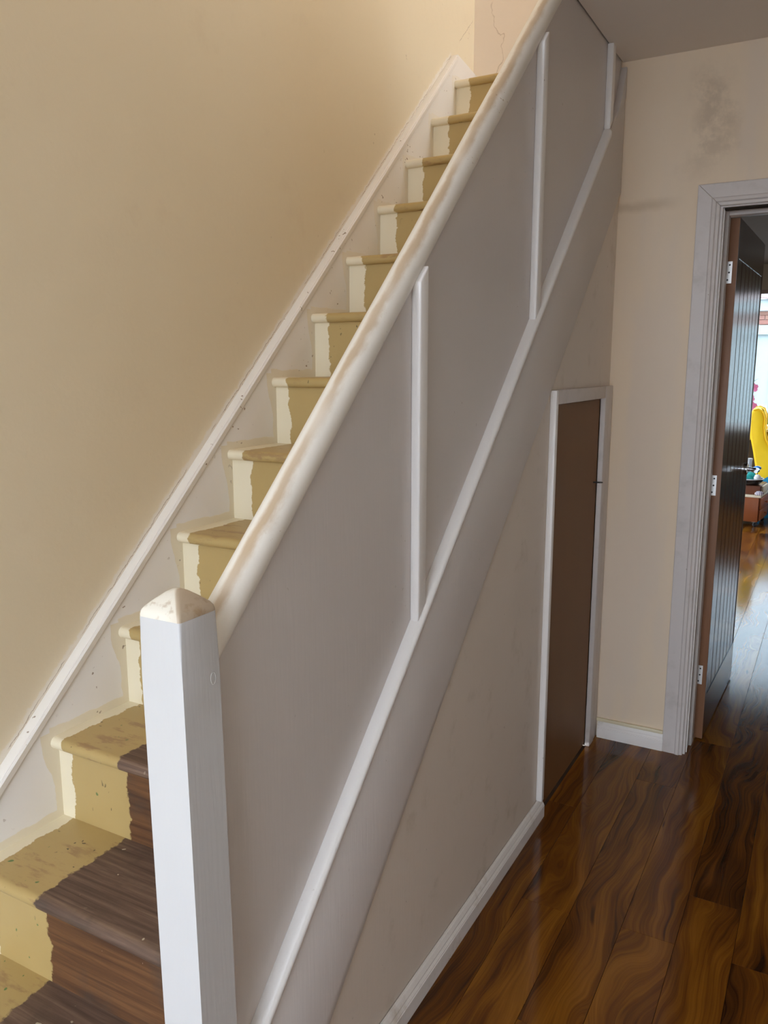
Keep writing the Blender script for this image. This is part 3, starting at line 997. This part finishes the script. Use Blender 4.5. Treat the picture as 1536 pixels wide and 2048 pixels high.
for z0_, z1_ in ((0.062, 0.158), (0.166, 0.268)):
    bm = NB(); box(bm, 0.191, 0.207, -0.195, 0.205, z0_, z1_)
    dw = obj('drawer', bm, REDWOOD2, cab, local=True, bevel=0.003)
    bm = NB(); lathe(bm, [(0.007, 0), (0.007, 0.008), (0.014, 0.016), (0.011, 0.022)], n=12)
    bmesh.ops.rotate(bm, verts=bm.verts, cent=(0, 0, 0), matrix=Matrix.Rotation(math.radians(90), 3, 'Y'))
    kb = obj('knob', bm, REDWOOD2, dw, local=True, origin=(0, 0, 0), smooth=True)
    kb.location = (0.008, 0.005, 0.05)
for sx in (-0.17, 0.155):
    for sy in (-0.18, 0.18):
        bm = NB(); lathe(bm, [(0.012, -0.011), (0.022, -0.009), (0.022, 0.009), (0.012, 0.011)], n=16)
        bmesh.ops.rotate(bm, verts=bm.verts, cent=(0, 0, 0), matrix=Matrix.Rotation(math.radians(90), 3, 'X'))
        bmesh.ops.translate(bm, verts=bm.verts, vec=(sx + 0.012, sy, 0.022))
        cs = obj('castor', bm, BLACKP, cab, local=True, smooth=True)
        bm = NB(); box(bm, sx - 0.016, sx + 0.016, sy - 0.016, sy + 0.016, 0.044, 0.051)
        obj('castor_plate', bm, STEEL, cab, local=True)

TOPZ = 0.297
wb = thing('wooden_box', 'dark red-brown wooden box standing on the drawer unit', 'box', (0.02, 6.52, TOPZ), math.radians(-5))
bm = NB(); box(bm, -0.19, 0.185, -0.18, 0.18, 0.0, 0.082); obj('box_body', bm, door_wood('dark_red_wood', (0.10, 0.030, 0.014), (0.15, 0.048, 0.02), 0.35), wb, local=True, bevel=0.004)
bm = NB(); box(bm, 0.186, 0.205, -0.13, 0.13, 0.004, 0.076); obj('end_panel', bm, CREAMTOP, wb, local=True, bevel=0.002)
BZ = TOPZ + 0.083
bowl = thing('bowl', 'wide shallow black bowl heaped with odds and ends on the wooden box', 'bowl', (0.07, 6.42, BZ))
bm = NB()
lathe(bm, [(0.08, 0.0), (0.108, 0.008), (0.128, 0.030), (0.136, 0.052), (0.141, 0.056), (0.136, 0.058), (0.128, 0.050), (0.118, 0.032), (0.10, 0.014), (0.01, 0.012)], n=32)
obj('bowl_body', bm, BLACKP, bowl, local=True, smooth=True)
bm = NB()
rr_ = [(0.138 * math.cos(a), 0.138 * math.sin(a), 0.057) for a in [k * 2 * math.pi / 32 for k in range(33)]]
tube(bm, rr_, 0.005, 8)
obj('bowl_rim', bm, plain('grey_plastic', (0.62, 0.66, 0.70), 0.3), bowl, local=True, smooth=True)


def crumple(name, label, cat, mat, c, rx, ry, rz, seed, amp=0.3):
    rnd = random.Random(seed)
    bm = NB()
    bmesh.ops.create_icosphere(bm, subdivisions=3, radius=1.0)
    ph = [(rnd.uniform(2, 6), rnd.uniform(2, 6), rnd.uniform(2, 6), rnd.uniform(0, 6)) for _ in range(5)]
    for v in bm.verts:
        d = sum(math.sin(a * v.co.x + b * v.co.y + cc * v.co.z + e) for a, b, cc, e in ph) / 5
        v.co *= 1 + amp * d
        v.co = Vector((v.co.x * rx, v.co.y * ry, max(v.co.z, -0.55) * rz))
    zmin = min(v.co.z for v in bm.verts)
    for v in bm.verts:
        v.co.z -= zmin
        v.co += Vector(c)
    return tag(obj(name, bm, mat, smooth=True), label, cat)


TEAL = plain('teal_cloth', (0.02, 0.26, 0.24), 0.8, 0.2, var=0.3, scale=25)
BLUE = plain('blue_cloth', (0.012, 0.20, 0.36), 0.8, 0.2, var=0.35, scale=14)
BRIGHTBLUE = plain('bright_blue_plastic', (0.01, 0.17, 0.55), 0.35)
WHITEP = plain('white_plastic', (0.80, 0.82, 0.84), 0.35)
crumple('cloth', 'crumpled teal cloth heaped in the black bowl', 'cloth', TEAL, (0.09, 6.41, BZ + 0.014), 0.065, 0.06, 0.06, 3, 0.35)
crumple('cloth', 'small pale crumpled rag at the rim of the black bowl', 'cloth', plain('pale_cloth', (0.70, 0.68, 0.66), 0.8, 0.2), (0.155, 6.37, BZ + 0.045), 0.03, 0.03, 0.035, 5, 0.25)
tbx = thing('tray', 'dark open tray behind the black bowl on the wooden box', 'tray', (0.085, 6.575, BZ))
bm = NB(); prism(bm, [(-0.055, 0.0), (0.045, 0.0), (0.06, 0.112), (0.055, 0.112), (0.042, 0.006), (-0.052, 0.006), (-0.062, 0.112), (-0.067, 0.112)], -0.035, 0.035, 'y')
obj('tray_body', bm, BLACKP, tbx, local=True)
bm = NB(); prism(bm, [(0.056, 0.107), (0.062, 0.107), (0.075, 0.119), (0.065, 0.119)], -0.037, 0.037, 'y')
obj('tray_lip', bm, WHITEP, tbx, local=True)
bm = NB()
bmesh.ops.create_uvsphere(bm, u_segments=16, v_segments=10, radius=1.0)
bmesh.ops.scale(bm, verts=bm.verts, vec=(0.035, 0.03, 0.020))
bmesh.ops.translate(bm, verts=bm.verts, vec=(0.135, 6.575, BZ + 0.137))
tag(obj('sponge', bm, BRIGHTBLUE, smooth=True), 'bright blue oval lid resting over the black bowl', 'lid')

# blue cover heaped behind the drawer unit
crumple('blanket', 'bright blue blanket heaped on the floor below the yellow armchair', 'blanket', BLUE, (0.53, 6.92, 0.0), 0.42, 0.115, 0.325, 11, 0.10)
m = M('striped_cloth', 0.8, 0.2)
q = m.oco()
ss = m.n('ShaderNodeSeparateXYZ'); m.put(ss.inputs[0], q)
m.col(m.mix(m.step(m.math('SINE', m.math('MULTIPLY', ss.outputs[0], 420.0)), -0.1, 0.1), (0.75, 0.73, 0.74), (0.13, 0.09, 0.18)))
crumple('cloth', 'small striped white and purple cloth on the end of the drawer unit', 'cloth', m.m, (0.185, 6.318, TOPZ), 0.038, 0.018, 0.025, 21, 0.2)

# yellow wing armchair, seen from its near side
YEL = plain('yellow_velvet', (0.86, 0.56, 0.012), 0.6, 0.3, var=0.12, scale=6)
ch = thing('wing_armchair', 'bright yellow wing armchair with high rounded back by the window', 'armchair', (0.335, 7.40, 0), math.radians(3))
side = [(-0.36, 0.22), (-0.275, 0.47), (-0.305, 0.62), (-0.345, 0.78), (-0.365, 0.90), (-0.36, 0.98), (-0.335, 1.030), (-0.29, 1.042), (-0.245, 1.02), (-0.222, 0.96), (-0.222, 0.86),
        (-0.205, 0.76), (-0.165, 0.68), (-0.09, 0.635), (0.05, 0.62), (0.24, 0.615), (0.29, 0.59), (0.30, 0.54), (0.28, 0.22)]
side[0] = (-0.25, 0.22)
for ys in (-0.33, 0.25):
    bm = NB(); prism(bm, side, ys, ys + 0.09, 'y')
    w_ = obj('wing_side', bm, YEL, ch, local=True, bevel=0.022, seg=3)
    bm = NB()
    tube(bm, [(a * 0.985, ys + (0.0 if ys < 0 else 0.09), b_) for a, b_ in side[6:17]], 0.007, 6)
    o = obj('piping', bm, YEL, w_, smooth=True, origin=(0, 0, 0), local=True)
    o.location = (-w_.location.x, -w_.location.y, -w_.location.z)
bm = NB()
prism(bm, [(-0.25, 0.22), (-0.275, 0.47), (-0.305, 0.62), (-0.345, 0.78), (-0.365, 0.92), (-0.35, 1.02), (-0.30, 1.045), (-0.26, 1.01), (-0.245, 0.80), (-0.18, 0.45), (-0.16, 0.22)], -0.25, 0.26, 'y')
obj('backrest', bm, YEL, ch, local=True, bevel=0.015, seg=2)
bm = NB(); box(bm, -0.2, 0.31, -0.24, 0.25, 0.30, 0.46); obj('seat_cushion', bm, YEL, ch, local=True, bevel=0.035, seg=3)
bm = NB(); box(bm, -0.24, 0.28, -0.24, 0.25, 0.20, 0.30); obj('seat_base', bm, YEL, ch, local=True, bevel=0.01)
for lx in (-0.2, 0.24):
    for ly in (-0.28, 0.29):
        bm = NB(); lathe(bm, [(0.014, 0.0), (0.022, 0.21)], c=(lx, ly, 0), n=12)
        obj('leg', bm, REDWOOD, ch, local=True, smooth=True)

# tall white jug and cream pole seen between door and chair
jg = thing('jug', 'white plastic jug standing behind the clutter on the drawer unit', 'jug', (0.045, 6.655, TOPZ + 0.083))
bm = NB(); lathe(bm, [(0.028, 0.0), (0.030, 0.01), (0.034, 0.185), (0.037, 0.215), (0.034, 0.215), (0.031, 0.185), (0.027, 0.015), (0.002, 0.013)], n=24)
obj('jug_body', bm, WHITEP, jg, local=True, smooth=True)
bm = NB(); tube(bm, [(-0.032, 0, 0.17), (-0.058, 0, 0.16), (-0.062, 0, 0.09), (-0.030, 0, 0.05)], 0.007, 8); obj('jug_handle', bm, WHITEP, jg, local=True, smooth=True)
CREAMPOLE = plain('cream_wood', (0.80, 0.70, 0.50), 0.4)
pl = thing('stool', 'pale cream wooden stool beside the yellow armchair', 'stool', (-0.165, 7.58, 0))
bm = NB(); lathe(bm, [(0.13, 0.69), (0.14, 0.70), (0.14, 0.72), (0.13, 0.73)], n=24); obj('seat', bm, CREAMPOLE, pl, local=True, smooth=True)
for a in range(4):
    an = math.radians(45 + 90 * a)
    bm = NB(); tube(bm, [(0.10 * math.cos(an), 0.10 * math.sin(an), 0.69), (0.15 * math.cos(an), 0.15 * math.sin(an), 0.0)], [0.016, 0.013], 10)
    obj('leg', bm, CREAMPOLE, pl, local=True, smooth=True)

# ================================================================== OUTSIDE
bm = NB(); box(bm, -14, 12, FY + 0.12, 40, -0.30, -0.12); box(bm, -14, -1.42, 2.02, FY + 0.12, -0.30, -0.12)
structure('ground_garden', bm, plain('pale_paving', (0.30, 0.31, 0.30), 0.8, 0.2, var=0.1, scale=3), origin=(0, 0, 0))
bm = NB(); box(bm, -8, 8, -30, DOOR_Y - 0.15, -0.30, -0.12)
structure('ground_street', bm, plain('grey_paving', (0.34, 0.34, 0.34), 0.8, 0.2, var=0.1, scale=3), origin=(0, 0, 0))
m = M('red_brick', 0.85, 0.2)
q = m.pos()
br = m.n('ShaderNodeTexBrick')
m.put(br.inputs['Vector'], m.comb(q[1], q[3], 0.0))
gvec = m.comb(q[1], q[3], 0.0)
m.put(br.inputs['Color1'], (0.21, 0.11, 0.09)); m.put(br.inputs['Color2'], (0.19, 0.10, 0.08)); m.put(br.inputs['Mortar'], (0.23, 0.215, 0.20))
br.inputs['Scale'].default_value = 1.0
br.inputs['Brick Width'].default_value = 0.225
br.inputs['Row Height'].default_value = 0.10
br.inputs['Mortar Size'].default_value = 0.014
m.put(br.inputs['Vector'], m.comb(q[1] if False else q[1], q[3], 0.0))
# bricks run along x on the house front
m.put(br.inputs['Vector'], m.comb(m.math('ADD', q[1], 0.0), q[3], 0.0))
sx_ = m.n('ShaderNodeSeparateXYZ'); m.put(sx_.inputs[0], q[0])
m.put(br.inputs['Vector'], m.comb(sx_.outputs[0], sx_.outputs[2], 0.0))
m.col(br.outputs['Color'])
BRICK = m.m
HY = 18.0
SOFF = plain('white_painted_timber', (0.235, 0.30, 0.31), 0.5, var=0.03)
hs_ = thing('garage', 'red brick garage with white door and tiled roof beyond the far window', 'building', (-0.5, HY + 2, -0.12))
bm = NB(); box(bm, -6, -1.00, HY, HY + 4, -0.12, 2.33); obj('brick_pier', bm, BRICK, hs_)
bm = NB(); box(bm, -1.00, 4.0, HY + 0.02, HY + 4, 2.33, 2.62); box(bm, -6, -1.0, HY, HY + 4, 2.33, 2.62); obj('brick_band', bm, BRICK, hs_)
bm = NB(); box(bm, 3.6, 4.0, HY, HY + 4, -0.12, 2.33); obj('brick_pier', bm, BRICK, hs_)
bm = NB(); box(bm, -1.1, 3.7, HY - 0.03, HY + 0.05, 2.13, 2.33); obj('lintel', bm, SOFF, hs_)
bm = NB(); box(bm, -1.0, 3.6, HY + 0.08, HY + 0.14, -0.12, 2.13); gd = obj('garage_door', bm, SOFF, hs_)
for xg in (-0.62, -0.2, 0.22, 0.64, 1.06, 1.48, 1.9, 2.32, 2.74, 3.16):
    bm = NB(); box(bm, xg - 0.012, xg + 0.012, HY + 0.065, HY + 0.08, 0.0, 2.1); obj('door_rib', bm, SOFF, gd)
bm = NB(); box(bm, -6.2, 4.2, HY - 0.25, HY + 0.0, 2.62, 2.86); obj('fascia', bm, SOFF, hs_)
TILE = plain('pink_tile', (0.22, 0.17, 0.165), 0.8, 0.2, var=0.15, scale=2)
bm = NB()
for k in range(14):
    y_ = HY - 0.35 + k * 0.2
    z_ = 2.88 + k * 0.08
    n_ = 60
    top_ = [bm.verts.new((-6.3 + 10.6 * j / n_, y_, z_ + 0.025 * math.sin(j * 2.1))) for j in range(n_ + 1)]
    bot_ = [bm.verts.new((-6.3 + 10.6 * j / n_, y_ + 0.22, z_ + 0.088 + 0.025 * math.sin(j * 2.1))) for j in range(n_ + 1)]
    lip_ = [bm.verts.new((-6.3 + 10.6 * j / n_, y_, z_ - 0.03 + 0.025 * math.sin(j * 2.1))) for j in range(n_ + 1)]
    for j in range(n_):
        bm.faces.new((top_[j], top_[j + 1], bot_[j + 1], bot_[j]))
        bm.faces.new((lip_[j], lip_[j + 1], top_[j + 1], top_[j]))
rf = obj('tiled_roof', bm, TILE, hs_)
rf['kind'] = 'stuff'

hb = thing('house', 'tall pale weatherboarded house rising behind the brick garage', 'building', (0, 27, -0.12))
CLAD = plain('pale_weatherboard', (0.64, 0.76, 0.80), 0.6, 0.3, var=0.03, scale=1)
bm = NB(); box(bm, -11, 11, 26.06, 32, -0.12, 9.2); obj('house_wall', bm, CLAD, hb)
for k in range(44):
    bm = NB()
    z0_ = 0.0 + k * 0.21
    prism(bm, [(26.06, z0_), (26.03, z0_), (26.05, z0_ + 0.215), (26.06, z0_ + 0.215)], -11, 11, 'x')
    obj('weatherboard', bm, CLAD, hb)
bm = NB(); prism(bm, [(25.6, 9.0), (32.6, 9.0), (29, 12.0)], -11.4, 11.4, 'x'); obj('house_roof', bm, TILE, hb)
bk = None
rb = random.Random(9)
BR = [plain('brick_' + n_, c_, 0.9, 0.1, var=0.12, scale=6) for n_, c_ in (('light_red', (0.26, 0.145, 0.12)), ('dark_red', (0.235, 0.12, 0.10)), ('orange_red', (0.28, 0.165, 0.13)))]
bms = []
for mt in BR:
    b = NB(); box(b, 0, 0.215, -0.012, 0.05, 0, 0.086)
    bmesh.ops.recalc_face_normals(b, faces=b.faces)
    me = bpy.data.meshes.new('brick'); b.to_mesh(me); b.free(); me.materials.append(mt); bms.append(me)
for row in range(28):
    z_ = -0.10 + row * 0.098
    x_ = -1.225 - 0.23 * 2 - (0.115 if row % 2 else 0)
    xe = -1.0 if z_ < 2.30 else 0.4
    while x_ + 0.215 <= xe + 0.005:
        o = bpy.data.objects.new('brick', rb.choice(bms)); COL.objects.link(o)
        o.parent = hs_; o.location = Vector((x_, HY, z_)) - hs_.location
        x_ += 0.225

# plants just outside the window
LEAF = plain('fresh_leaf', (0.135, 0.19, 0.025), 0.5, var=0.25, scale=9)
LEAFD = plain('dusty_leaf', (0.10, 0.15, 0.09), 0.5, var=0.25, scale=9)
PINK = plain('pink_petal', (0.62, 0.12, 0.26), 0.6, var=0.12, scale=30)
TERRA = plain('terracotta', (0.50, 0.22, 0.12), 0.8)


def blade(bm, base, ang, lean_, h, w):
    pr = []
    for s in range(5):
        t_ = s / 4
        r_ = lean_ * t_ * t_
        c = Vector(base) + Vector((math.cos(ang) * r_, math.sin(ang) * r_, h * t_ * (1 - 0.15 * t_)))
        ww = w * (1 - t_) ** 0.7 * (0.6 + t_) if s < 4 else 0.0006
        sd = Vector((-math.sin(ang), math.cos(ang), 0)) * ww
        pr.append((bm.verts.new(c - sd), bm.verts.new(c + sd + Vector((0, 0, 0.001)))))
    for a, b in zip(pr, pr[1:]):
        bm.faces.new((a[0], a[1], b[1], b[0]))


PYy = 8.35
fl = thing('flowering_plant', 'tall pink flowering plant in a pot outside the far window', 'plant', (-0.115, PYy, -0.12))
bm = NB(); lathe(bm, [(0.11, 0.0), (0.15, 0.25), (0.165, 0.25), (0.165, 0.29), (0.14, 0.29), (0.13, 0.24)], n=20); obj('pot', bm, TERRA, fl, local=True, smooth=True)
bm = NB(); tube(bm, [(0, 0, 0.2), (0.01, 0, 0.6), (0.0, 0.0, 1.0), (0.012, 0, 1.42)], [0.012, 0.010, 0.008, 0.005], 8); obj('stem', bm, LEAFD, fl, local=True, smooth=True)
rnd = random.Random(4)
for k in range(16):
    bm = NB()
    zz_ = 0.45 + 1.0 * k / 16
    blade(bm, (0, 0, zz_), rnd.uniform(0, 6.28), 0.10, 0.07, 0.022)
    obj('leaf', bm, LEAFD, fl, local=True)
for fx, fz, s in ((0.015, 1.34, 0.050), (-0.01, 1.22, 0.046), (0.012, 1.13, 0.056), (-0.015, 1.02, 0.055), (0.0, 0.90, 0.05), (0.055, 1.0, 0.03)):
    bm = NB()
    for pk in range(5):
        a = pk * 2 * math.pi / 5 + fx * 30
        c = Vector((fx, -0.03, fz))
        u = Vector((math.cos(a), -0.25, math.sin(a))) * s
        wv_ = Vector((-math.sin(a), 0, math.cos(a))) * s * 0.55
        vs = [bm.verts.new(c), bm.verts.new(c + u * 0.55 + wv_), bm.verts.new(c + u * 1.05 + wv_ * 0.5), bm.verts.new(c + u * 1.05 - wv_ * 0.5), bm.verts.new(c + u * 0.55 - wv_)]
        bm.faces.new(vs)
    obj('flower', bm, PINK, fl, local=True)
gp = thing('spiky_plant', 'spiky light green plant in a pot outside behind the yellow armchair', 'plant', (0.085, 8.20, -0.12))
bm = NB(); lathe(bm, [(0.11, 0.0), (0.14, 0.70), (0.155, 0.70), (0.155, 0.75), (0.13, 0.75), (0.12, 0.7)], n=20); obj('pot', bm, TERRA, gp, local=True, smooth=True)
for k in range(26):
    bm = NB()
    blade(bm, (0.03 * rnd.uniform(-1, 1), 0.03 * rnd.uniform(-1, 1), 0.72), rnd.uniform(0, 6.28), rnd.uniform(0.02, 0.2), rnd.uniform(0.35, 0.58), 0.010)
    obj('leaf', bm, LEAF, gp, local=True)
